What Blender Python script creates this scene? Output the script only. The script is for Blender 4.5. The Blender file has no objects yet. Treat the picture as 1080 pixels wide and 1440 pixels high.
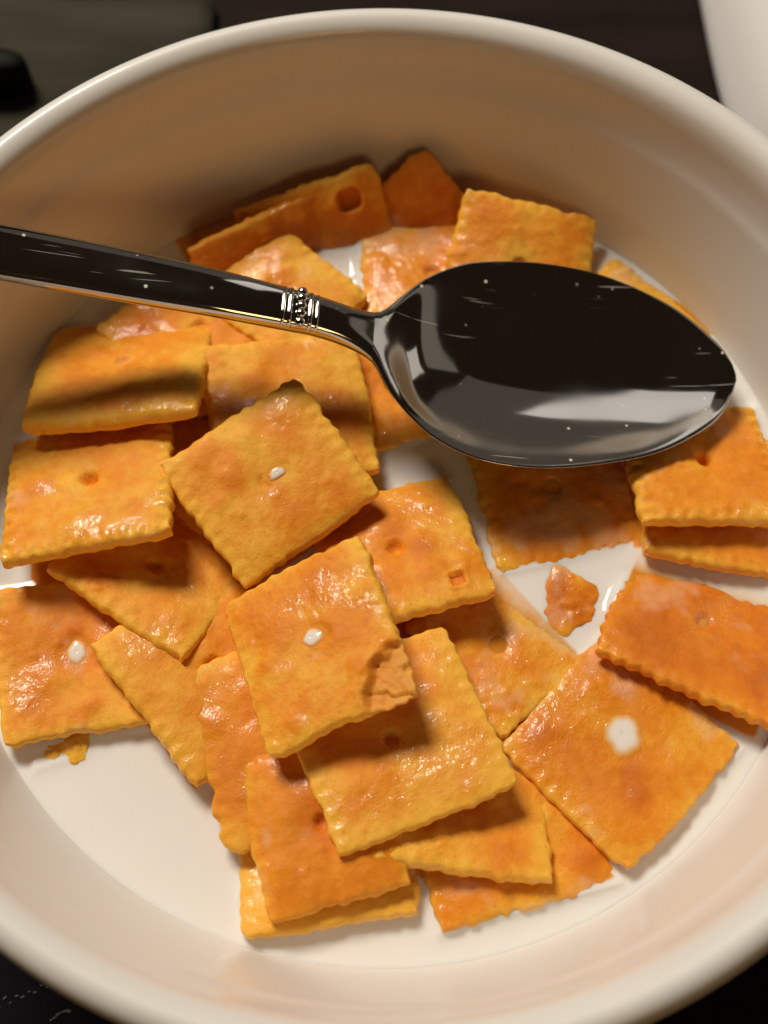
import bpy, math
import numpy as np
from mathutils import Vector, Matrix

MM = 0.001                       # everything below is written in millimetres
scene = bpy.context.scene
col = scene.collection
R = math.radians

# ------------------------------------------------------------------ camera
cam_d = bpy.data.cameras.new('camera')
cam = bpy.data.objects.new('camera', cam_d); col.objects.link(cam)
TILT = R(66.0)
fw = Vector((0, math.cos(TILT), -math.sin(TILT)))
CAM = Vector((0, -70.48, 192.46))
cam.location = CAM * MM
cam.rotation_euler = (R(90) - TILT, 0, 0)
cam_d.sensor_fit = 'VERTICAL'; cam_d.sensor_height = 24.0
cam_d.lens = 24.0 * 1624 / 1440
cam_d.clip_start = 0.005; cam_d.clip_end = 20
cam_d.dof.use_dof = True
cam_d.dof.focus_distance = 0.163
cam_d.dof.aperture_fstop = 9.5
scene.camera = cam

# ------------------------------------------------------------------ world, lamps, exposure
w = bpy.data.worlds.new('World'); scene.world = w; w.use_nodes = True
w.node_tree.nodes['Background'].inputs[0].default_value = (0.016, 0.0105, 0.0065, 1)
w.node_tree.nodes['Background'].inputs[1].default_value = 1.0

def lamp(name, az, el, dist, sx, sy, watts, colr, target=(0, 0, 35), roll=0):
    ld = bpy.data.lights.new(name, 'AREA'); ld.shape = 'RECTANGLE'
    ld.size = sx * MM; ld.size_y = sy * MM; ld.energy = watts; ld.color = colr
    o = bpy.data.objects.new(name, ld); col.objects.link(o)
    dv = Vector((math.cos(R(az)) * math.cos(R(el)), math.sin(R(az)) * math.cos(R(el)), math.sin(R(el))))
    o.location = (Vector(target) + dv * dist) * MM
    q = dv.to_track_quat('Z', 'Y')
    o.rotation_euler = (q.to_matrix() @ Matrix.Rotation(R(roll), 3, 'Z')).to_euler()
    return o
lamp('key_lamp', 121, 50.5, 900, 300, 210, 8.1, (1.0, 0.92, 0.80))
lamp('fill_lamp', -78, 30, 1300, 320, 320, 1.6, (1.0, 0.62, 0.24))  # added warm fill without a known source, lifts far wall and shadows
SP = (30, 22, 40)
lamp('window_lamp', 69, 41, 940, 120, 260, 0.070, (1.0, 0.96, 0.92), SP)
lamp('neck_reflection_panel', 38, 24, 950, 190, 210, 0.075, (1.0, 0.94, 0.86), SP)  # unseen panel added for a pale reflection near the spoon neck
lamp('stripe_reflection_panel', 25, 42, 970, 560, 130, 0.034, (1.0, 0.95, 0.80), SP, -12)  # dim panel added only to put a stripe into the spoon's reflection
lamp('band_reflection_panel', 73, 30, 1000, 640, 520, 0.075, (1.0, 0.90, 0.76), SP)  # broad dim panel added to give the spoon a grey reflected band

scene.view_settings.view_transform = 'Standard'
scene.view_settings.look = 'None'
scene.view_settings.exposure = 0.0
scene.view_settings.gamma = 1.0
scene.view_settings.use_curve_mapping = False
scene.render.engine = 'CYCLES'
scene.cycles.max_bounces = 10
scene.cycles.diffuse_bounces = 5
scene.cycles.glossy_bounces = 5
scene.cycles.caustics_reflective = False
scene.cycles.caustics_refractive = False

# ------------------------------------------------------------------ material helpers
def new_mat(name):
    m = bpy.data.materials.new(name); m.use_nodes = True
    nt = m.node_tree; b = nt.nodes['Principled BSDF']
    return m, nt, b
def N(nt, typ, **kw):
    n = nt.nodes.new(typ)
    for k, v in kw.items():
        if k in n.inputs: n.inputs[k].default_value = v
        else: setattr(n, k, v)
    return n
def ramp(nt, fac, stops):
    n = nt.nodes.new('ShaderNodeValToRGB'); cr = n.color_ramp
    while len(cr.elements) < len(stops): cr.elements.new(0.5)
    for e, (p, c) in zip(cr.elements, stops):
        e.position = p; e.color = (*c, 1) if len(c) == 3 else c
    nt.links.new(fac, n.inputs['Fac']); return n.outputs['Color']
def math_n(nt, op, a, b=None, clamp=False):
    n = nt.nodes.new('ShaderNodeMath'); n.operation = op; n.use_clamp = clamp
    for i, v in enumerate((a, b)):
        if v is None: continue
        if isinstance(v, (int, float)): n.inputs[i].default_value = v
        else: nt.links.new(v, n.inputs[i])
    return n.outputs[0]
def mixc(nt, fac, a, b):
    n = nt.nodes.new('ShaderNodeMix'); n.data_type = 'RGBA'
    for s, v in ((n.inputs[0], fac), (n.inputs[6], a), (n.inputs[7], b)):
        if isinstance(v, tuple): s.default_value = (*v, 1)
        elif isinstance(v, (int, float)): s.default_value = v
        else: nt.links.new(v, s)
    return n.outputs[2]
def maprange(nt, v, a, b, c=0.0, d=1.0, smooth=True):
    n = nt.nodes.new('ShaderNodeMapRange'); n.interpolation_type = 'SMOOTHSTEP' if smooth else 'LINEAR'
    nt.links.new(v, n.inputs[0])
    for i, x in enumerate((a, b, c, d)): n.inputs[i + 1].default_value = x
    return n.outputs[0]
def bump(nt, h, dist, strength=1.0, prev=None):
    n = nt.nodes.new('ShaderNodeBump'); n.inputs['Strength'].default_value = strength
    n.inputs['Distance'].default_value = dist
    nt.links.new(h, n.inputs['Height'])
    if prev is not None: nt.links.new(prev, n.inputs['Normal'])
    return n.outputs[0]
ZM = 30.0      # milk level

# --- glazed ceramic
def ceramic(name, c):
    m, nt, b = new_mat(name)
    geo = N(nt, 'ShaderNodeNewGeometry')
    nz = N(nt, 'ShaderNodeTexNoise', Scale=55.0, Detail=3.0); nt.links.new(geo.outputs['Position'], nz.inputs['Vector'])
    nt.links.new(ramp(nt, nz.outputs[0], [(0.3, tuple(v * .96 for v in c)), (0.75, c)]), b.inputs['Base Color'])
    b.inputs['Roughness'].default_value = 0.42
    b.inputs['Specular IOR Level'].default_value = .35
    b.inputs['Coat Weight'].default_value = 0.35; b.inputs['Coat Roughness'].default_value = 0.10
    nz2 = N(nt, 'ShaderNodeTexNoise', Scale=140.0, Detail=1.0); nt.links.new(geo.outputs['Position'], nz2.inputs['Vector'])
    nt.links.new(bump(nt, nz2.outputs[0], 0.0002, 0.25), b.inputs['Coat Normal'])
    return m
M_CER = ceramic('cream_glazed_ceramic', (0.785, 0.755, 0.705))
M_DISH = ceramic('white_glazed_ceramic', (0.80, 0.77, 0.74))

# --- milk
def milk_mat():
    m, nt, b = new_mat('milk')
    b.inputs['Base Color'].default_value = (0.84, 0.80, 0.74, 1)
    b.inputs['Roughness'].default_value = 0.07
    b.inputs['IOR'].default_value = 1.35
    b.inputs['Subsurface Weight'].default_value = 0.6
    b.inputs['Subsurface Radius'].default_value = (1.0, 0.75, 0.5); b.inputs['Subsurface Scale'].default_value = 0.0022
    return m
M_MILK = milk_mat()

def thin_milk(name, sss):
    # shallow milk lets the orange cracker below tint it
    m = M_MILK.copy(); m.name = name; nt = m.node_tree; b = nt.nodes['Principled BSDF']
    at = N(nt, 'ShaderNodeAttribute', attribute_name='depth'); geo = N(nt, 'ShaderNodeNewGeometry')
    nz = N(nt, 'ShaderNodeTexNoise', Scale=420.0, Detail=4.0); nt.links.new(geo.outputs['Position'], nz.inputs['Vector'])
    f = math_n(nt, 'ADD', at.outputs['Fac'], math_n(nt, 'MULTIPLY', math_n(nt, 'MULTIPLY', math_n(nt, 'SUBTRACT', nz.outputs[0], .5), .9), math_n(nt, 'SUBTRACT', 1.0, at.outputs['Fac'], True)))
    nt.links.new(ramp(nt, f, [(0.02, (.76, .285, .03)), (0.35, (.80, .44, .17)), (.7, (.83, .66, .50)), (.97, (.84, .81, .76))]), b.inputs['Base Color'])
    b.inputs['Subsurface Weight'].default_value = sss
    return m
M_THIN = thin_milk('thin_milk', 0)
M_POOL = thin_milk('milk_pool', .5)

# --- cracker: orange baked dough, wet with milk
def cracker_mat():
    m, nt, b = new_mat('baked_cheese_cracker')
    tc = N(nt, 'ShaderNodeTexCoord'); geo = N(nt, 'ShaderNodeNewGeometry'); oi = N(nt, 'ShaderNodeObjectInfo')
    at = N(nt, 'ShaderNodeAttribute', attribute_name='toast_shade'); cb = N(nt, 'ShaderNodeAttribute', attribute_name='crumb')
    off = N(nt, 'ShaderNodeVectorMath', operation='ADD')
    rv = N(nt, 'ShaderNodeCombineXYZ')
    nt.links.new(oi.outputs['Random'], rv.inputs[0]); nt.links.new(oi.outputs['Random'], rv.inputs[2])
    nt.links.new(tc.outputs['Object'], off.inputs[0]); nt.links.new(rv.outputs[0], off.inputs[1])
    V = off.outputs[0]
    def noise(sc, det, rough=.5):
        n = N(nt, 'ShaderNodeTexNoise', Scale=sc, Detail=det, Roughness=rough); nt.links.new(V, n.inputs['Vector']); return n.outputs[0]
    fm = N(nt, 'ShaderNodeAttribute', attribute_name='film'); wt = N(nt, 'ShaderNodeAttribute', attribute_name='wet')
    n2 = noise(560, 4, .65)
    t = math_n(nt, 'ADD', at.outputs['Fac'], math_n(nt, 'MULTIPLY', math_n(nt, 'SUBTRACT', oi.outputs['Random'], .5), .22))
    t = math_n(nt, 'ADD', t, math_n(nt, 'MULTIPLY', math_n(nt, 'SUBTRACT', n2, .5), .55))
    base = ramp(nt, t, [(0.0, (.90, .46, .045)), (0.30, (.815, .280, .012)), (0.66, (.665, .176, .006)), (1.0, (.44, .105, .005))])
    # paprika specks
    vo = N(nt, 'ShaderNodeTexVoronoi', Scale=900.0); nt.links.new(V, vo.inputs['Vector'])
    sp = maprange(nt, vo.outputs['Distance'], .10, .2, .35, 0.0)
    base = mixc(nt, sp, base, (.60, .17, .010))
    base = mixc(nt, cb.outputs['Fac'], base, mixc(nt, n2, (.66, .25, .03), (.76, .37, .09)))
    # milk film left where the milk has washed over
    sep = N(nt, 'ShaderNodeSeparateXYZ'); nt.links.new(geo.outputs['Position'], sep.inputs[0])
    low = maprange(nt, sep.outputs[2], (ZM + 1.0) * MM, (ZM + 4.0) * MM, 0.26, 0.0)
    film = maprange(nt, math_n(nt, 'ADD', fm.outputs['Fac'], low), .74, 1.02, 0.0, .26)
    base = mixc(nt, film, base, (.86, .64, .45))
    nt.links.new(base, b.inputs['Base Color'])
    # gloss: wet patches against drier dough
    wet = maprange(nt, math_n(nt, 'ADD', wt.outputs['Fac'], math_n(nt, 'MULTIPLY', low, .6)), .52, .78)
    nt.links.new(maprange(nt, wet, 0, 1, .62, .40, False), b.inputs['Roughness'])
    b.inputs['IOR'].default_value = 1.38
    nt.links.new(maprange(nt, wet, 0, 1, .0, .72, False), b.inputs['Coat Weight']); b.inputs['Coat Roughness'].default_value = .05
    b.inputs['Coat IOR'].default_value = 1.36
    b.inputs['Subsurface Weight'].default_value = .25
    b.inputs['Subsurface Radius'].default_value = (1.0, .30, .06); b.inputs['Subsurface Scale'].default_value = .0016
    grain = noise(2600, 2, .6)
    nb = bump(nt, grain, .00016, .5, bump(nt, n2, .0004, .38))
    nt.links.new(nb, b.inputs['Normal'])
    cn = bump(nt, noise(900, 2, .6), .00036, .75)
    nt.links.new(cn, b.inputs['Coat Normal'])
    return m
M_CRK = cracker_mat()

# --- steel
def steel(name, scratches=True):
    m, nt, b = new_mat(name)
    tc = N(nt, 'ShaderNodeTexCoord')
    b.inputs['Metallic'].default_value = 1.0
    b.inputs['Base Color'].default_value = (.62, .59, .55, 1)
    nz = N(nt, 'ShaderNodeTexNoise', Scale=70.0, Detail=4.0); nt.links.new(tc.outputs['Object'], nz.inputs['Vector'])
    nt.links.new(maprange(nt, nz.outputs[0], .3, .75, .05, .11), b.inputs['Roughness'])
    if scratches:
        vo = N(nt, 'ShaderNodeTexVoronoi', Scale=330.0, Randomness=1.0); nt.links.new(tc.outputs['Object'], vo.inputs['Vector'])
        big = N(nt, 'ShaderNodeTexNoise', Scale=60.0, Detail=2.0); nt.links.new(tc.outputs['Object'], big.inputs['Vector'])
        mk = math_n(nt, 'MULTIPLY', maprange(nt, vo.outputs['Distance'], .05, .12, 1.0, 0.0), maprange(nt, big.outputs[0], .47, .57))
        for ang, sc_ in ((.9, (60, 1700, 60)), (-.7, (80, 2100, 80))):
            mp = N(nt, 'ShaderNodeMapping'); nt.links.new(tc.outputs['Object'], mp.inputs['Vector'])
            mp.inputs['Rotation'].default_value = (0, 0, ang); mp.inputs['Scale'].default_value = sc_
            ns = N(nt, 'ShaderNodeTexNoise', Scale=1.0, Detail=1.0); nt.links.new(mp.outputs[0], ns.inputs['Vector'])
            mk = math_n(nt, 'MAXIMUM', mk, math_n(nt, 'MULTIPLY', maprange(nt, ns.outputs[0], .745, .785, 0.0, .40), maprange(nt, big.outputs[0], .46, .56)))
        # dried milk specks
        nt.links.new(mixc(nt, mk, (.62, .59, .55), (.75, .70, .63)), b.inputs['Base Color'])
        nt.links.new(math_n(nt, 'SUBTRACT', 1.0, mk, True), b.inputs['Metallic'])
    return m
M_STEEL = steel('polished_steel'); M_STEEL2 = steel('steel_ornament', False)

def fabric(name, c1, c2, sc, rough=.9):
    m, nt, b = new_mat(name)
    geo = N(nt, 'ShaderNodeNewGeometry')
    mp = N(nt, 'ShaderNodeMapping'); nt.links.new(geo.outputs['Position'], mp.inputs['Vector']); mp.inputs['Scale'].default_value = sc
    nz = N(nt, 'ShaderNodeTexNoise', Scale=1.0, Detail=5.0, Roughness=.6); nt.links.new(mp.outputs[0], nz.inputs['Vector'])
    nt.links.new(ramp(nt, nz.outputs[0], [(.3, c1), (.7, c2)]), b.inputs['Base Color'])
    b.inputs['Roughness'].default_value = rough; b.inputs['Specular IOR Level'].default_value = .12
    n2 = N(nt, 'ShaderNodeTexNoise', Scale=2500.0, Detail=2.0); nt.links.new(geo.outputs['Position'], n2.inputs['Vector'])
    nt.links.new(bump(nt, n2.outputs[0], .0003, .5), b.inputs['Normal'])
    return m
M_TABLE = fabric('dark_brown_wood', (.006, .0032, .002), (.022, .011, .007), (14, 90, 14), .8)
M_MAT = fabric('dark_navy_cloth', (.006, .005, .007), (.011, .009, .014), (300, 300, 300))
M_GREY = fabric('olive_grey_cloth', (.026, .023, .015), (.064, .056, .038), (12, 70, 12))
M_BLK = fabric('black_rubber', (.006, .006, .004), (.012, .012, .008), (60, 60, 60), .6)
M_THREAD = fabric('pale_thread', (.12, .11, .11), (.20, .18, .18), (60, 60, 60))

# ------------------------------------------------------------------ mesh helpers
def mesh_obj(name, verts, faces, mat, parent=None, smooth=True, attrs=None):
    me = bpy.data.meshes.new(name)
    me.from_pydata([tuple(v) for v in verts] if not isinstance(verts, np.ndarray) else verts.tolist(), [], faces if isinstance(faces, list) else faces.tolist())
    me.materials.append(mat)
    if smooth: me.polygons.foreach_set('use_smooth', [True] * len(me.polygons))
    if attrs:
        for k, a in attrs.items():
            at = me.attributes.new(k, 'FLOAT', 'POINT'); at.data.foreach_set('value', np.asarray(a, np.float32))
    me.update()
    o = bpy.data.objects.new(name, me); col.objects.link(o)
    if parent is not None: o.parent = parent
    return o
def tag(o, label=None, cat=None, group=None, kind=None):
    for k, v in (('label', label), ('category', cat), ('group', group), ('kind', kind)):
        if v: o[k] = v
    return o
def smooth_profile(pts, n):
    """Catmull-Rom through the profile points"""
    P = [np.array(p, float) for p in pts]; P = [2 * P[0] - P[1]] + P + [2 * P[-1] - P[-2]]
    out = []
    for i in range(1, len(P) - 2):
        p0, p1, p2, p3 = P[i - 1:i + 3]
        for k in range(n):
            t = k / n
            out.append(.5 * (2 * p1 + (p2 - p0) * t + (2 * p0 - 5 * p1 + 4 * p2 - p3) * t * t + (3 * p1 - p0 - 3 * p2 + p3) * t ** 3))
    out.append(P[-2]); return np.array(out)
def lathe(name, prof, seg, mat, centre=(0, 0, 0), sub=4, square=0):
    pr = smooth_profile(prof, sub); n = len(pr)
    a = np.linspace(0, 2 * np.pi, seg, endpoint=False)
    V = np.stack([pr[:, None, 0] * np.cos(a), pr[:, None, 0] * np.sin(a), pr[:, None, 1] + 0 * a], -1).reshape(-1, 3) * MM
    if square:
        V[:, :2] *= np.tile((np.abs(np.cos(a)) ** square + np.abs(np.sin(a)) ** square) ** (-1 / square), n)[:, None]
    i, j = np.meshgrid(np.arange(n - 1), np.arange(seg), indexing='ij'); j2 = (j + 1) % seg
    F = np.stack([i * seg + j, i * seg + j2, (i + 1) * seg + j2, (i + 1) * seg + j], -1).reshape(-1, 4)
    o = mesh_obj(name, V, F, mat); o.location = Vector(centre) * MM
    return o
class VNoise:
    def __init__(s, seed, size=64): s.g = np.random.RandomState(seed).rand(size, size) * 2 - 1; s.n = size
    def __call__(s, x, y):
        xi = np.floor(x).astype(int); yi = np.floor(y).astype(int); fx = x - xi; fy = y - yi
        fx = fx * fx * (3 - 2 * fx); fy = fy * fy * (3 - 2 * fy); n = s.n
        g = lambda a, b: s.g[a % n, b % n]
        return (g(xi, yi) * (1 - fx) + g(xi + 1, yi) * fx) * (1 - fy) + (g(xi, yi + 1) * (1 - fx) + g(xi + 1, yi + 1) * fx) * fy

# ------------------------------------------------------------------ setting
tb = mesh_obj('table', np.array([(-900, -500, 0), (900, -500, 0), (900, 1300, 0), (-900, 1300, 0)]) * MM, [(0, 1, 2, 3)], M_TABLE, smooth=False)
tag(tb, kind='structure')

def slab(name, x0, x1, y0, y1, z0, z1, mat, bev=.6, rot=0, n=24, rumple=0, seed=0):
    """thin sheet with softened rim, gridded so that it can lie slightly uneven"""
    vn = VNoise(seed + 5)
    xs = np.linspace(x0, x1, n); ys = np.linspace(y0, y1, n)
    X, Y = np.meshgrid(xs, ys, indexing='ij')
    Z = np.full_like(X, z1) + rumple * (vn(X / 17 + 7, Y / 17 + 9) + .5 * vn(X / 7, Y / 7))
    edge = np.zeros_like(X, bool); edge[0] = edge[-1] = True; edge[:, 0] = edge[:, -1] = True
    T = np.stack([X, Y, np.where(edge, Z - bev, Z)], -1).reshape(-1, 3)
    B = np.stack([X, Y, np.full_like(X, z0)], -1).reshape(-1, 3)
    F = []
    for i in range(n - 1):
        for j in range(n - 1):
            a = i * n + j; F.append((a, a + n, a + n + 1, a + 1)); a += n * n; F.append((a, a + 1, a + n + 1, a + n))
    ring = [(i, 0) for i in range(n)] + [(n - 1, j) for j in range(1, n)] + [(i, n - 1) for i in range(n - 2, -1, -1)] + [(0, j) for j in range(n - 2, 0, -1)]
    r = [i * n + j for i, j in ring]
    for k in range(len(r)):
        a, b_ = r[k], r[(k + 1) % len(r)]; F.append((b_, a, a + n * n, b_ + n * n))
    o = mesh_obj(name, np.concatenate([T, B]) * MM, F, mat); o.rotation_euler.z = rot
    return o
pm = slab('placemat', -230, 230, -190, 40, .3, 1.5, M_MAT, .4, 0, 40, .12, 3)
tag(pm, 'dark navy cloth placemat with a dotted stitched line, under the bowl', 'placemat')
# dotted stitching: two short rows of pale thread
def stitch(p, r, a):
    u = np.linspace(0, 2 * np.pi, 8, endpoint=False)
    V = [(0, 0, .35 * r)] + [(1.5 * r * math.cos(t) * .8, r * math.sin(t) * .6, .2 * r) for t in u] + [(1.7 * r * math.cos(t) * .8, 1.1 * r * math.sin(t) * .6, -.2) for t in u]
    F = [(0, 1 + i, 1 + (i + 1) % 8) for i in range(8)] + [(1 + i, 9 + i, 9 + (i + 1) % 8, 1 + (i + 1) % 8) for i in range(8)]
    o = mesh_obj('stitch', np.array(V) * MM, F, M_THREAD, pm); o.location = Vector((p[0], p[1], 1.7)) * MM; o.rotation_euler.z = a
rs = np.random.RandomState(4)
for k in range(20):
    t = k / 19.0
    x = -64 + 17 * t; y = -69.6 + 6.2 * t + (.55 if k % 2 else -.1) + rs.uniform(-.25, .25)
    stitch((x, y), rs.uniform(.16, .32), .35 + rs.uniform(-.5, .5))
for k in range(7):
    t = k / 6.0
    stitch((-50.3 + 2.6 * t, -69.7 + 1.3 * math.sin(1.9 * t) + rs.uniform(-.1, .1)), rs.uniform(.2, .3), .5)

gc = slab('folded_cloth', -250, -38, 96, 139, .3, 5.0, M_GREY, 1.5, 0, 60, .7, 11)
tag(gc, 'blurred olive grey folded cloth behind the bowl at upper left', 'cloth')
# black remote lying on it
def capsule_box(name, L, W, H, mat, n=28):
    V = []; F = []
    prof = [(1.0, 0), (1.0, .55), (.93, .85), (.78, 1.0), (0.0, 1.02)]
    a = np.linspace(0, 2 * np.pi, n, endpoint=False)
    for s, z in prof:
        for t in a:
            c, q = math.cos(t), math.sin(t)
            V.append((L / 2 * math.copysign(abs(c) ** .35, c) * (1 - (1 - s) * W / L), W / 2 * math.copysign(abs(q) ** .6, q) * s, H * z))
    for i in range(len(prof) - 1):
        for j in range(n): F.append((i * n + j, i * n + (j + 1) % n, (i + 1) * n + (j + 1) % n, (i + 1) * n + j))
    F.append(tuple(range(n))[::-1])
    return mesh_obj(name, np.array(V) * MM, F, mat)
rm = capsule_box('marker_pen', 120, 9, 8, M_BLK)
rm.location = Vector((-134, 114.5, 5.6)) * MM; rm.rotation_euler.z = R(-3)
tag(rm, 'black blunt stick, out of focus on the grey cloth at the left edge', 'pen')

dish = lathe('serving_dish', [(0, 25), (60, 24.5), (95, 23), (108, 20), (115, 14), (119, 6), (120, 1.5), (118.5, 0), (116, 1), (108, 12), (95, 18), (0, 20)], 200, M_DISH, (190.2, 190, 0.1), 5, 7)
dish.rotation_euler.z = R(1.2)
tag(dish, 'smooth white dish cut off by the upper right corner', 'dish')

# ------------------------------------------------------------------ bowl
BOWL = [(0, 8), (30, 8.3), (46, 10.5), (55, 15.2), (60.2, 21.5), (63.4, 29.5), (65.9, 39), (67.7, 46.5), (68.3, 49.0), (69.0, 51.0), (69.6, 53.6), (70.2, 57), (71.3, 59.2), (73.4, 60.2), (75.2, 59.2), (75.8, 56.8), (75.1, 52), (71.8, 40), (67.5, 27), (60, 15), (50, 6.5), (44, 3.8), (42, 2), (40, 1.7), (37.5, 2.2), (36, 4), (0, 4.5)]
bowl = lathe('bowl', BOWL, 256, M_CER, (0, 0, 0), 5)
tag(bowl, 'deep cream white ceramic bowl with rounded rim holding crackers in milk', 'bowl')

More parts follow.
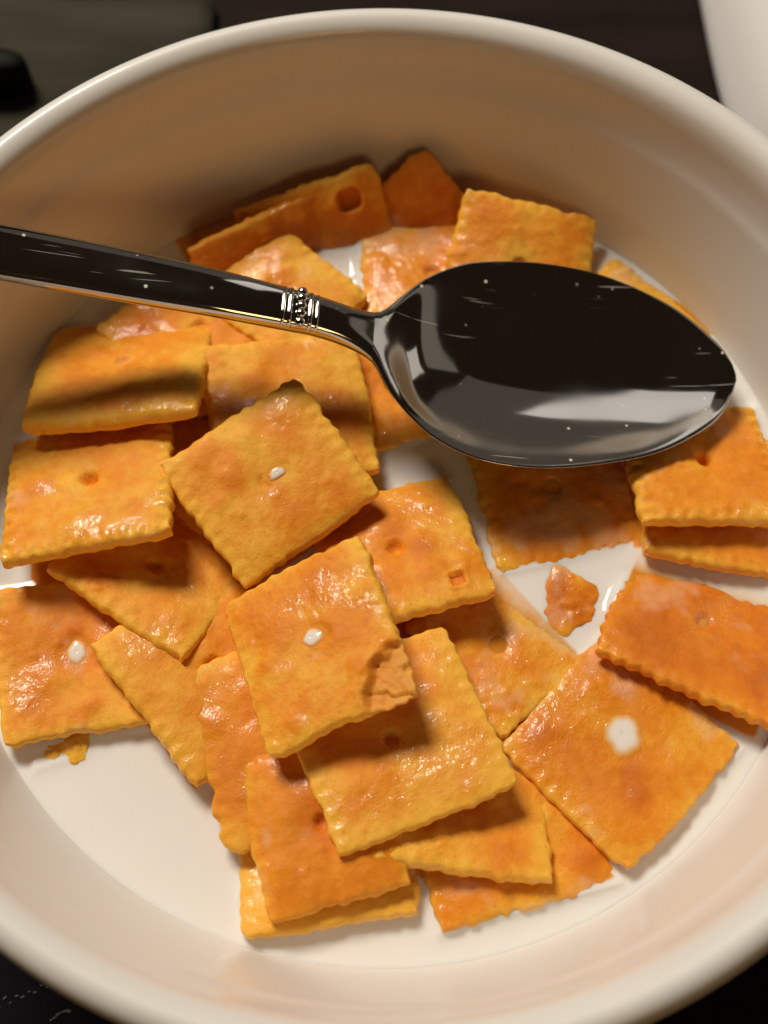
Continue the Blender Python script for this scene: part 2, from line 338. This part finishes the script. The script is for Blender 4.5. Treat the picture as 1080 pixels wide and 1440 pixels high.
# ------------------------------------------------------------------ crackers
CR = [   # label, centre, local x, local y, size, options, seed
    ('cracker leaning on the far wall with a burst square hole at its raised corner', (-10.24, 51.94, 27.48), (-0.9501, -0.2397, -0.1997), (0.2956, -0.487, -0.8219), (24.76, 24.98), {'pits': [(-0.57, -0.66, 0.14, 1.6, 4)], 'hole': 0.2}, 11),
    ('dark shaded cracker slumped against the far left wall above the spoon handle', (-18.45, 46.29, 26.49), (-0.8519, -0.5235, 0.0127), (0.2675, -0.4559, -0.8489), (24.92, 24.99), {'toast_shade': 0.35, 'hole': 0.2}, 12),  # darker colour here stands for the shade under the far wall
    ('dark cracker standing on one corner at the very back of the bowl', (5.56, 53.8, 26.46), (-0.7681, -0.3501, -0.5361), (0.6384, -0.4841, -0.5984), (24.7, 24.65), {'toast_shade': 0.3}, 13),  # coloured darker to imitate the rim's shade at the back
    ('flat glistening cracker behind the spoon, between handle neck and puffed cracker', (7.8, 44.89, 30.26), (0.0699, -0.997, 0.0344), (0.9975, 0.07, 0.0025), (23.86, 22.91), {'puff': 0.8, 'wet': 0.12}, 14),
    ('puffed cracker with a lifted pointed corner behind the top of the spoon', (22.47, 44.25, 33.94), (-0.1742, -0.9532, -0.247), (0.9823, -0.1508, -0.1107), (21.78, 23.5), {'warp': (1.2, 0.5, -1.0)}, 15),
    ('thin strip of cracker showing past the upper right edge of the spoon', (39.92, 32.57, 29.47), (-0.6052, -0.7954, 0.0308), (0.7945, -0.606, -0.0388), (24.97, 22.52), {'toast_shade': -0.25}, 16),
    ('cracker with one corner pointing up just above the spoon handle band', (-16.72, 39.43, 32.67), (-0.6697, -0.7425, 0.0142), (0.7426, -0.6697, 0.0032), (19.25, 21.63), {'toast_shade': -0.1}, 17),
    ('cracker passing under the spoon handle, its tip showing above the handle', (-30.2, 33.09, 31.77), (-0.6628, -0.7371, 0.1319), (0.7464, -0.6644, 0.0379), (23.35, 24.62), {'wet': 0.1}, 18),
    ('puffy cracker at left wall below the spoon handle, ending in shade', (-41.04, 23.53, 35.03), (-0.0032, -0.9081, 0.4188), (0.997, 0.0294, 0.0715), (25.68, 26.92), {'puff': 1.5, 'wet': 0.05, 'warp': (-0.6, 0.6, 0.5)}, 19),
    ('shaded cracker just below the handle band, behind the upright diamond cracker', (-14.93, 16.88, 34.51), (0.1868, -0.9823, 0.0137), (0.9778, 0.1845, -0.0998), (25.51, 24.92), {'hole': 0}, 20),
    ('sunken cracker glimpsed in the dark gap left of the diamond cracker', (-23.83, 9.1, 29.98), (-0.0078, -0.9999, 0.0134), (1.0, -0.0077, 0.006), (24.53, 24.27), {}, 21),
    ('diamond turned cracker on top of the pile left of centre', (-16.75, 3.25, 38.16), (-0.8149, -0.5761, -0.0636), (0.5786, -0.8019, -0.1488), (24.32, 22.83), {'puddle': [(-0.1, -0.01, 1.3, 0.8)]}, 22),
    ('cracker at far left with a round hole and crimped lower edge', (-43.72, 2.94, 37.0), (0.1235, -0.9485, 0.2918), (0.9808, 0.1614, 0.1095), (24.89, 25.2), {'crimp': 1.8, 'hole': 1.3}, 23),
    ('milk streaked cracker slanting out from under the holed left cracker', (-33.96, -9.23, 32.71), (0.8342, -0.5479, -0.0631), (0.5137, 0.8135, -0.2727), (24.27, 19.24), {}, 24),
    ('cracker cut by the left frame edge with milk in its centre hole', (-44.56, -21.78, 31.53), (0.177, -0.9842, -0.0019), (0.983, 0.1769, -0.0497), (23.23, 21.37), {'puddle': [(-0.04, 0.04, 1.5, 1.15)], 'warp': (0.8, 0.2, 0.9)}, 25),
    ('sunken scrap peeping out below the leftmost lower cracker', (-45.3, -29.86, 28.46), (0.3346, -0.9315, 0.1427), (0.9421, 0.3341, -0.0284), (12.84, 11.72), {'chunk': 1, 'hole': 0, 'flat': 1}, 26),
    ('slanting cracker bordering the open milk, tucked under its right neighbour', (-24.37, -23.53, 32.01), (0.6207, -0.7814, -0.0642), (0.7573, 0.6188, -0.2087), (25.81, 24.64), {}, 27),
    ('narrow ragged cracker running down beside the open milk', (-13.62, -33.51, 32.81), (0.3127, -0.9496, -0.0204), (0.9484, 0.3133, -0.0495), (26.47, 24.54), {'ragged': 1, 'toast_shade': 0.1}, 28),
    ('browned cracker at the bottom resting on a yellow one', (-8.09, -45.45, 34.47), (0.2473, -0.9689, 0.0003), (0.9668, 0.2468, 0.0661), (21.31, 19.38), {'toast_shade': 0.25}, 29),
    ('yellow half sunken cracker lowest at the bottom of the pile', (-8.13, -46.83, 29.17), (0.1227, -0.9701, 0.2095), (0.9914, 0.1295, 0.019), (24.24, 23.61), {'toast_shade': -0.4}, 30),
    ('top centre cracker with a torn corner baring pale crumb', (-9.15, -22.56, 39.96), (0.3071, -0.9357, 0.1736), (0.8955, 0.3459, 0.2801), (25.28, 21.88), {'tear': 1, 'puddle': [(-0.04, 0, 1.1, 1.35)]}, 31),
    ('cracker right of centre with a small burst blister near its corner', (2.18, -6.72, 34.14), (0.2786, -0.9305, 0.2376), (0.9579, 0.2872, 0.0015), (22.61, 22.68), {'pits': [(0.7, 0.57, 0.09, 0.8, 4)], 'wet': 0.1}, 32),
    ('wet cracker full of bright glints below the blistered cracker', (16.34, -19.85, 29.85), (-0.7607, -0.6328, 0.1446), (0.6421, -0.7662, 0.0247), (18.69, 20.94), {'flat': 1, 'wet': 0.16}, 33),
    ('large wet cracker below centre under the torn cracker', (1.39, -34.34, 35.81), (-0.9234, -0.3835, 0.0152), (0.3832, -0.9187, 0.0955), (25.61, 25.02), {'flat': 1, 'wet': 0.14}, 34),
    ('cracker under the lower edge of the large wet centre cracker', (10.52, -42.33, 31.12), (-0.9895, 0.0982, 0.1059), (-0.0608, -0.9484, 0.3111), (23.98, 20.52), {}, 35),
    ('pointed cracker tip lying in milk at the bottom right', (16.62, -44.69, 29.29), (-0.9686, -0.2473, 0.0263), (0.2486, -0.962, 0.1126), (25.26, 23.67), {}, 36),
    ('large diamond cracker at lower right with a milk filled centre hole', (33.06, -34.55, 31.04), (-0.7154, -0.698, 0.031), (0.6987, -0.7145, 0.0352), (24.39, 24.39), {'puddle': [(-0.1, -0.06, 2.5, 2.3)], 'flat': 1, 'wet': 0.1}, 37),
    ('toasted cracker at the right with a scalloped lower edge', (46.51, -17.02, 30.8), (-0.4157, -0.8534, 0.3144), (0.9033, -0.4277, 0.0333), (23.97, 26.21), {'toast_shade': 0.22, 'scal': 1.7, 'flat': 1}, 38),
    ('cracker with a deep hole under the spoon tip at the right', (48.56, 8.25, 33.54), (0.0362, -0.9726, 0.2298), (0.9942, 0.0118, -0.1065), (23.42, 22.38), {'crimp': 1.9, 'hole': 1.6}, 39),
    ('lower cracker of the stacked pair under the spoon tip', (51.57, 4.05, 30.47), (-0.1581, -0.9806, 0.1154), (0.9857, -0.1636, -0.0395), (24.37, 23.13), {}, 40),
    ('milk washed cracker lying in the shadow just below the spoon bowl', (26.17, 6.11, 29.48), (0.2177, -0.976, -0.009), (0.9758, 0.2179, -0.0187), (24.79, 23.4), {'flat': 1, 'wet': 0.1}, 41),
    ('small broken bit of cracker floating in the milk right of centre', (27.89, -12.83, 29.04), (-0.2012, -0.9796, -0.003), (0.9795, -0.2012, 0.0045), (9.09, 8.61), {'chunk': 1, 'hole': 0, 'flat': 1}, 42),
    ('wet cracker under the spoon neck, mostly hidden by the spoon', (1.12, 24.24, 29.35), (0.2806, -0.9597, -0.0149), (0.9589, 0.281, -0.0403), (21.86, 18.6), {}, 43),
]
HT = 1.1      # half thickness of a cracker at its rim
def cracker_mesh(s, opt, seed, n=66):
    rng = np.random.RandomState(seed)
    na, nb, nc = VNoise(seed * 3 + 1), VNoise(seed * 3 + 2), VNoise(seed * 3 + 3)
    g = np.linspace(-1, 1, n); g = np.sign(g) * (1 - (1 - np.abs(g)) ** 1.15)
    U, V = np.meshgrid(g, g, indexing='ij')
    hx, hy = s[0] / 2, s[1] / 2
    X = U * hx; Y = V * hy
    # outline: slightly rounded corners, wavy cut edge with scallops
    cr = (np.abs(U * V)) ** 8
    X = X * (1 - .030 * cr); Y = Y * (1 - .030 * cr)
    sc = opt.get('scal', .6); per = 2.25
    eu = np.abs(U) ** 14; ev = np.abs(V) ** 14; ph = rng.uniform(0, 6, 4)
    X += np.sign(U) * eu * (.13 * sc * np.cos(2 * np.pi * Y / per + ph[0]) + .22 * na(Y / 3 + 20, U + 3) + .16 * nb(Y / 1.1 + 9, U))
    Y += np.sign(V) * ev * (.13 * sc * np.cos(2 * np.pi * X / per + ph[1]) + .22 * na(X / 3 + 40, V + 8) + .16 * nb(X / 1.1 + 31, V))
    X += .35 * na(Y / 9 + 3, X / 9 + 5) ; Y += .35 * nc(Y / 9 + 3, X / 9 + 5)
    if opt.get('chunk'):
        X = hx * U * np.sqrt(1 - .42 * V * V); Y = hy * V * np.sqrt(1 - .42 * U * U)
        k = 1 + .30 * na(X / 2.6 + 4, Y / 2.6 + 9) + .1 * nb(X / .9, Y / .9); X = X * k * (1 - .28 * V); Y = Y * k
    if opt.get('ragged'):
        X += np.sign(U) * eu * .5 * na(Y / 1.6, U * 2); Y += np.sign(V) * ev * .7 * np.sign(nb(X / 2.2, V)) * np.abs(nb(X / 2.2, V)) ** .5
    rim = (1 - np.abs(U) ** 5) * (1 - np.abs(V) ** 5)
    inn = np.clip(rim, 0, 1)
    puff = opt.get('puff', .45 if opt.get('flat') else .9)
    top = HT * .72 + puff * inn ** .55
    toast_shade = np.zeros_like(X) + .30 + opt.get('toast_shade', 0)
    amp = .6 if opt.get('flat') else 1.0
    for _ in range(rng.randint(6, 11)):
        bx, by = rng.uniform(-.85, .85, 2) * (hx, hy); r = rng.uniform(1.2, 3.6); h = rng.uniform(.10, .42) * amp
        q = ((X - bx) ** 2 + (Y - by) ** 2) / r ** 2
        bl = np.clip(1 - q / 1.6, 0, 1) ** 1.5 * inn ** .4
        top += h * bl; toast_shade += rng.choice([-.10, .08, .20]) * bl
    for _ in range(rng.randint(9, 18)):
        bx, by = rng.uniform(-.95, .95, 2) * (hx, hy); r = rng.uniform(.35, .9); h = rng.uniform(.08, .22)
        q = ((X - bx) ** 2 + (Y - by) ** 2) / r ** 2
        top += h * np.clip(1 - q, 0, 1) ** .8
    top += .15 * na(X / 3.8 + 11, Y / 3.8 + 7) + .07 * nb(X / 1.5 + 2, Y / 1.5) + .04 * nc(X / .7, Y / .7) + .035 * na(X / .4, Y / .4)
    # crimped border ridges
    ck = opt.get('crimp', .6)
    bu = np.clip((np.abs(U) - .80) / .12, 0, 1) * np.clip((1.02 - np.abs(U)) / .1, 0, 1)
    bv = np.clip((np.abs(V) - .80) / .12, 0, 1) * np.clip((1.02 - np.abs(V)) / .1, 0, 1)
    top += .13 * ck * (bu * np.cos(2 * np.pi * Y / per + ph[0]) + bv * np.cos(2 * np.pi * X / per + ph[1]))
    # docking hole in the middle
    hd = opt.get('hole', .75); hc = rng.uniform(-.04, .04, 2) * hx
    rr = np.hypot(X - hc[0], (Y - hc[1]))
    top -= hd * (.55 * np.exp(-(rr / 2.7) ** 2) + 1.5 * np.clip(1.5 - rr / .85, 0, 1) ** .5)
    for (pu, pv, pr, pd, pw) in opt.get('pits', []):
        q = (np.abs(X / hx - pu) ** pw + np.abs(Y / hy - pv) ** pw) ** (1 / pw) / pr * (1 + .10 * nb(X * .5, Y * .5))
        top += .30 * np.exp(-((q - 1.25) / .3) ** 2)
        pit = np.clip((1.15 - q) / .22, 0, 1); top = top * (1 - pit) + (top - pd) * pit; toast_shade += .3 * pit
    for (pu, pv, rx, ry) in opt.get('puddle', []):
        # smooth dish for the milk to lie in
        q = np.sqrt(((X - pu * hx) / rx) ** 2 + ((Y - pv * hy) / ry) ** 2) * (1 + .16 * na(X / 2.5 + 3, Y / 2.5))
        z0 = np.median(top[(q > .9) & (q < 1.5)])
        k = np.clip((2.2 - q) / .7, 0, 1); k = k * k * (3 - 2 * k)
        top = top * (1 - k) + (z0 - .30 +   .26 * np.minimum(q, 1.1) ** 2) * k
    crumb = np.zeros_like(X)
    if opt.get('tear'):
        # top layer torn off beyond a ragged curve, leaving pale crumb
        uu = U + .05 * na(V * 5, U * 5)
        curve = np.interp(uu, [.18, .38, .48, .61, .84, 1.1], [1.18, .93, .74, .54, .34, .22])
        d = np.clip((V + .07 * nb(U * 6, V * 6) - curve) / .07, 0, 1) * np.clip((U - .08) / .08, 0, 1)
        top += .25 * np.exp(-((V - curve + .10) / .11) ** 2) * np.clip((U - .08) / .2, 0, 1)
        top = top * (1 - d) + (-HT * .12 + .16 * nb(X / 1.3, Y / 1.3) + .09 * na(X / .5, Y / .5) + .25 * np.sign(nc(X / 2.2, Y / 2.2))) * d
        crumb = .55 * d
    toast_shade += .17 * na(X / 6 + 50, Y / 6) + .08 * nc(X / 2.4 + 5, Y / 2.4) - .30 * (1 - inn) ** 1.5  # random browning; edges also coloured paler to imitate lit rims
    bot = -HT * .72 - .45 * puff * inn ** .55 + .15 * nb(X / 2 + 30, Y / 2 + 12)
    wa, wb, wc = opt.get('warp', tuple(rng.uniform(-.45, .45, 3)))
    W = wa * (U ** 2 - .33) + wb * U * V + wc * (V ** 2 - .33)
    top = top + W; bot = bot + W
    T = np.stack([X, Y, top], -1).reshape(-1, 3); B = np.stack([X, Y, bot], -1).reshape(-1, 3)
    idx = np.arange(n * n).reshape(n, n)
    F1 = np.stack([idx[:-1, :-1], idx[1:, :-1], idx[1:, 1:], idx[:-1, 1:]], -1).reshape(-1, 4)
    F2 = F1[:, ::-1] + n * n
    ring = np.concatenate([idx[:-1, 0], idx[-1, :-1], idx[1:, -1][::-1], idx[0, 1:][::-1]])
    m = len(ring)
    ctr = T[ring]; dirn = np.stack([ctr[:, 0], ctr[:, 1]], -1)
    box = np.maximum(np.abs(dirn[:, 0]) / hx, np.abs(dirn[:, 1]) / hy)
    bul = .22 + .12 * nc(np.arange(m) / 2.5, 0 * box)
    rings = []
    for f, k in ((.25, .75), (.5, 1.0), (.75, .75)):
        P = T[ring] * (1 - f) + B[ring] * f
        P[:, :2] += dirn / np.linalg.norm(dirn, axis=1)[:, None] * (bul * k)[:, None]
        rings.append(P)
    base = 2 * n * n
    chain = [ring] + [base + k * m + np.arange(m) for k in range(3)] + [ring + n * n]
    FS = []
    for a, b_ in zip(chain[:-1], chain[1:]):
        FS.append(np.stack([a, b_, np.roll(b_, -1), np.roll(a, -1)], -1))
    Vv = np.concatenate([T, B] + rings); Fv = np.concatenate([F1, F2] + FS)
    tt = np.concatenate([toast_shade.ravel(), toast_shade.ravel()] + [toast_shade.ravel()[ring] * .9] * 3)
    cc = np.concatenate([crumb.ravel(), crumb.ravel() * .6] + [crumb.ravel()[ring]] * 3)
    film = .47 + .30 * nb(X / 6.5 + 70, Y / 6.5 + 3) + .22 * nc(X / 2.6 + 8, Y / 2.6) + .10 * na(X / 1.1, Y / 1.1 + 4)
    film = film - .25 * np.clip((top - W) - HT - .5, 0, 1) + .3 * np.exp(-(rr / 2.2) ** 2) * rng.uniform(0, 1)
    wet = .5 + opt.get('wet', 0) + .34 * nc(X / 6 + 30, Y / 6 + 13) + .22 * na(X / 2.2 + 8, Y / 2.2)
    ex = lambda a: np.concatenate([a.ravel(), a.ravel()] + [a.ravel()[ring]] * 3)
    return Vv * MM, Fv, {'toast_shade': tt, 'crumb': cc, 'film': ex(film), 'wet': ex(wet)}, top, X, Y

def puddle(parent, u, v, rx, ry, s, top, X, Y, seed):
    """a little pool of milk lying in the dished docking hole; its rim dips below the dough"""
    na_ = 48; rings = 10
    cx, cy = u * s[0] / 2, v * s[1] / 2
    e = np.hypot((X - cx) / rx, (Y - cy) / ry)
    z0 = np.median(top[(e > .85) & (e < 1.15)])
    Vv = [(cx, cy, z0 + .16)]; F = []; dp = [.9]; vn = VNoise(seed)
    for k in range(1, rings + 1):
        q = 1.45 * k / rings
        for j in range(na_):
            t = 2 * np.pi * j / na_
            w_ = q * (1 + .20 * float(vn(np.array([1.6 * math.cos(t) + 9]), np.array([1.6 * math.sin(t) + 9]))[0]))
            Vv.append((cx + rx * w_ * math.cos(t), cy + ry * w_ * math.sin(t), z0 + .30 - .13 * q ** 3))
            e_ = min(max((1.35 - q) / .75, 0), 1); dp.append(.9 * e_ * e_ * (3 - 2 * e_))
    for j in range(na_): F.append((0, 1 + j, 1 + (j + 1) % na_))
    for k in range(rings - 1):
        for j in range(na_):
            a = 1 + k * na_
            F.append((a + j, a + na_ + j, a + na_ + (j + 1) % na_, a + (j + 1) % na_))
    return mesh_obj('milk_puddle', np.array(Vv) * MM, F, M_THIN, parent, True, {'depth': dp})

boxes = []
for label, c, ax, ay, s, opt, seed in CR:
    Vv, Fv, attrs, top, X, Y = cracker_mesh(s, opt, seed, 34 if opt.get('chunk') else 110 if opt.get('tear') else 66)
    o = mesh_obj('cracker', Vv, Fv, M_CRK, None, True, attrs)
    x = Vector(ax).normalized(); y = Vector(ay); z = x.cross(y).normalized(); y = z.cross(x)
    m = Matrix((x, y, z)).transposed()
    o.matrix_world = Matrix.Translation(Vector(c) * MM) @ m.to_4x4()
    tag(o, label, 'cracker', 'square orange cheese crackers in milk')
    for k, (pu, pv, rx, ry) in enumerate(opt.get('puddle', [])):
        puddle(o, pu, pv, rx, ry, s, top, X, Y, seed + 100 * k)
    boxes.append((np.array(c), np.array(m), np.array(s) / 2, opt))

# ------------------------------------------------------------------ milk
def make_milk():
    nr, na_ = 215, 900; Rm = 63.9; wall = 63.35
    rr = np.linspace(0.15, 1, nr) ** .92 * Rm
    A = np.linspace(0, 2 * np.pi, na_, endpoint=False)
    r, A = np.meshgrid(rr, A, indexing='ij'); X = r * np.cos(A); Y = r * np.sin(A)
    vn = VNoise(77)
    Z = np.full_like(X, ZM) + .45 * np.exp(-np.clip(wall - r, 0, 99) / 1.6) + .05 * vn(X / 6, Y / 6)
    P = np.stack([X, Y, np.full_like(X, ZM)], -1)
    rise = np.zeros_like(X); over = np.full_like(X, 9.0)
    for c, m, h, opt in boxes:
        q = (P - c) @ m
        d3 = np.stack([np.abs(q[..., 0]) - h[0], np.abs(q[..., 1]) - h[1], np.abs(q[..., 2]) - HT * .8], -1)
        d = np.linalg.norm(np.maximum(d3, 0), axis=-1) + np.minimum(d3.max(-1), 0)
        # only where the cracker stands above the milk here
        up = c[2] + m[2, 0] * np.clip(q[..., 0], -h[0], h[0]) + m[2, 1] * np.clip(q[..., 1], -h[1], h[1]) + .9 - ZM
        k = np.clip(up / 1.2, 0, 1)
        inside = 0 * X if opt.get('chunk') else np.clip((h[0] - .1 - np.abs(q[..., 0])) / .9, 0, 1) * np.clip((h[1] - .1 - np.abs(q[..., 1])) / .9, 0, 1)
        tp = ZM - q[..., 2] / m[2, 2] + (HT * .72 + (.2 if opt.get('flat') else .5))     # cracker surface height below this point
        dpt = np.where(inside > 0, np.clip(ZM - tp, 0, 9) + (1 - inside) * 2.5, 9.0)
        over = np.minimum(over, dpt)
        rise = np.maximum(rise, 1.0 * k * np.exp(-np.clip(d, 0, 99) / .75))
    Z = Z + rise
    V = np.concatenate([np.stack([X, Y, Z], -1).reshape(-1, 3), [[0, 0, ZM]]])
    i, j = np.meshgrid(np.arange(nr - 1), np.arange(na_), indexing='ij'); j2 = (j + 1) % na_
    q = np.stack([i * na_ + j, (i + 1) * na_ + j, (i + 1) * na_ + j2, i * na_ + j2], -1).reshape(-1, 4).tolist()
    q += [(len(V) - 1, k, (k + 1) % na_) for k in range(na_)]
    dep = np.append(np.clip(1 - np.exp(-over / .5), 0, 1).ravel(), 1.0)
    return mesh_obj('milk', V * MM, q, M_POOL, None, True, {'depth': dep})
milk = make_milk()
tag(milk, 'white milk pooled in the bowl around the crackers', 'milk')
def bubble(x, y, r):
    V = []; F = []; na_, nr = 16, 6
    V.append((0, 0, r * .45))
    for k in range(1, nr + 1):
        a = k / nr * math.pi / 2
        for j in range(na_): V.append((r * math.sin(a) * math.cos(2 * math.pi * j / na_), r * math.sin(a) * math.sin(2 * math.pi * j / na_), .45 * r * math.cos(a)))
    for j in range(na_): F.append((0, 1 + j, 1 + (j + 1) % na_))
    for k in range(nr - 1):
        a = 1 + k * na_
        for j in range(na_): F.append((a + j, a + na_ + j, a + na_ + (j + 1) % na_, a + (j + 1) % na_))
    o = mesh_obj('bubble', np.array(V) * MM, F, M_MILK, milk); o.location = Vector((x, y, ZM - .02)) * MM
for b_ in ((-5.2, 45.3, .55), (-21.5, -13.6, .45), (-20.6, -17.0, .5), (-20.2, -20.0, .35), (19.5, -37.2, .4), (-3, 52, .3)):
    bubble(*b_)

# ------------------------------------------------------------------ spoon
TIP = np.array((54.94, 21.59, 36.16))
AXS = np.array((-.98475, .04729, .16741)); AXS /= np.linalg.norm(AXS)
NRM = np.array((.16760, 0, .98586)); SDE = np.cross(NRM, AXS)
UPPER = [(0.00, 0.00), (0.87, -3.76), (3.55, -7.44), (10.34, -12.54), (20.85, -16.27), (31.40, -16.96), (40.65, -15.65), (45.21, -13.93), (49.62, -11.04), (53.32, -7.10), (55.45, -4.56), (57.17, -3.35), (60.32, -3.29), (65.74, -4.33), (70.65, -5.07), (81.91, -6.59), (97.72, -8.11), (113.23, -9.02), (127.73, -9.73), (137.86, -9.53), (141.92, -7.70), (143.44, -4.97)]
LOWER = [(0.00, 0.00), (1.50, 4.04), (4.74, 8.62), (13.02, 14.23), (21.99, 17.44), (31.76, 19.46), (40.24, 19.36), (46.60, 17.23), (50.89, 14.09), (53.93, 10.75), (55.35, 8.72), (56.56, 6.49), (58.25, 4.56), (62.04, 2.94), (66.37, 2.03), (70.55, 1.77), (81.10, 1.17), (91.39, 0.76), (101.57, 0.30), (111.61, -0.10), (127.73, -0.61), (137.86, -1.22), (141.92, -3.04), (143.44, -4.97)]
def dense(pts):
    q = smooth_profile(pts, 14); s_ = np.maximum.accumulate(q[:, 0] + np.arange(len(q)) * 1e-7); return s_, q[:, 1]
su, yu = dense(UPPER); sl, yl = dense(LOWER)
def station(s_): return float(np.interp(s_, su, yu)), float(np.interp(s_, sl, yl))
WMAX = 18.4; DEPTH = 4.3
def sstep(a, b_, x): t = min(max((x - a) / (b_ - a), 0), 1); return t * t * (3 - 2 * t)
def lift_at(s_): return 3.0 * sstep(52, 84, s_) + 2.2 * sstep(92, 122, s_)      # handle arches up from the neck and over the rim
def spoon_part(name, s0, s1, ns, nv, parent):
    T = []; B = []
    if s0 == 0: ss = s1 * (np.linspace(0, 1, ns) ** 1.9)
    else: ss = s0 + (s1 - s0) * np.linspace(0, 1, ns)
    vs = np.sin(np.linspace(-1, 1, nv) * np.pi / 2)
    for s_ in ss:
        a, b_ = station(s_); wd = max((b_ - a) / 2, 1e-4); c0 = (a + b_) / 2
        bowlness = 1 - sstep(50, 63, s_)
        lift = lift_at(s_); c0 += .58 * lift
        for v in vs:
            dep = DEPTH * min(1, (wd / WMAX)) ** 1.6 * (1 - v * v) * bowlness
            crown = .95 * (1 - v ** 4) * (1 - bowlness)
            th = (.95 + 1.1 * sstep(50, 64, s_) * (1 - .35 * sstep(90, 140, s_))) * (1 - abs(v) ** 10) ** .5 * min(1, wd / .6) * .5 + .02
            zc = lift - dep + crown
            T.append(TIP + AXS * s_ + SDE * (c0 + wd * v) + NRM * (zc + th))
            B.append(TIP + AXS * s_ + SDE * (c0 + wd * v) + NRM * (lift - dep - th - .1 * crown))
    T = np.array(T); B = np.array(B); n = len(T)
    F = []
    for i in range(ns - 1):
        for j in range(nv - 1):
            a = i * nv + j
            F.append((a, a + 1, a + nv + 1, a + nv)); F.append((n + a, n + a + nv, n + a + nv + 1, n + a + 1))
        for j in (0, nv - 1):
            a = i * nv + j
            F.append((a, a + nv, n + a + nv, n + a) if j == 0 else (a + nv, a, n + a, n + a + nv))
    return mesh_obj(name, np.concatenate([T, B]) * MM, F, M_STEEL, parent)
spoon = bpy.data.objects.new('spoon', None); col.objects.link(spoon); spoon.empty_display_size = .01
tag(spoon, 'polished steel teaspoon lying across the crackers with its handle to the left', 'spoon')
spoon_part('spoon_bowl', 0, 57.5, 110, 81, spoon)
spoon_part('handle', 57.5, 143.3, 120, 41, spoon)
def on_handle(s_, v):
    a, b_ = station(s_); wd = (b_ - a) / 2; c0 = (a + b_) / 2
    lift = lift_at(s_); c0 += .58 * lift
    th = (.95 + 1.1 * (1 - .35 * sstep(90, 140, s_))) * (1 - abs(v) ** 10) ** .5 * .5
    return TIP + AXS * s_ + SDE * (c0 + wd * v) + NRM * (lift + .95 * (1 - v ** 4) + th)
def ridge(s_, r):
    V = []; F = []; k = 25; m = 10
    for i in range(k):
        v = -0.985 + 1.97 * i / (k - 1); p = on_handle(s_, v)
        for j in range(m):
            t = 2 * np.pi * j / m
            V.append(p + AXS * r * math.cos(t) + NRM * r * math.sin(t))
    for i in range(k - 1):
        for j in range(m): F.append((i * m + j, i * m + (j + 1) % m, (i + 1) * m + (j + 1) % m, (i + 1) * m + j))
    mesh_obj('ridge', np.array(V) * MM, F, M_STEEL2, spoon)
for s_, r in ((71.2, .28), (70.2, .36), (67.2, .36), (66.2, .28)): ridge(s_, r)
for v in (-.78, -.4, 0, .4, .78):
    p = on_handle(68.6, v); V = []; F = []; na_, nr = 14, 8
    for i in range(nr + 1):
        a = math.pi * i / nr
        for j in range(na_):
            t = 2 * math.pi * j / na_
            V.append(p + (AXS * math.cos(t) + SDE * math.sin(t)) * .80 * math.sin(a) + NRM * .62 * math.cos(a))
    for i in range(nr):
        for j in range(na_): F.append((i * na_ + j, i * na_ + (j + 1) % na_, (i + 1) * na_ + (j + 1) % na_, (i + 1) * na_ + j))
    mesh_obj('bead', np.array(V) * MM, F, M_STEEL2, spoon)
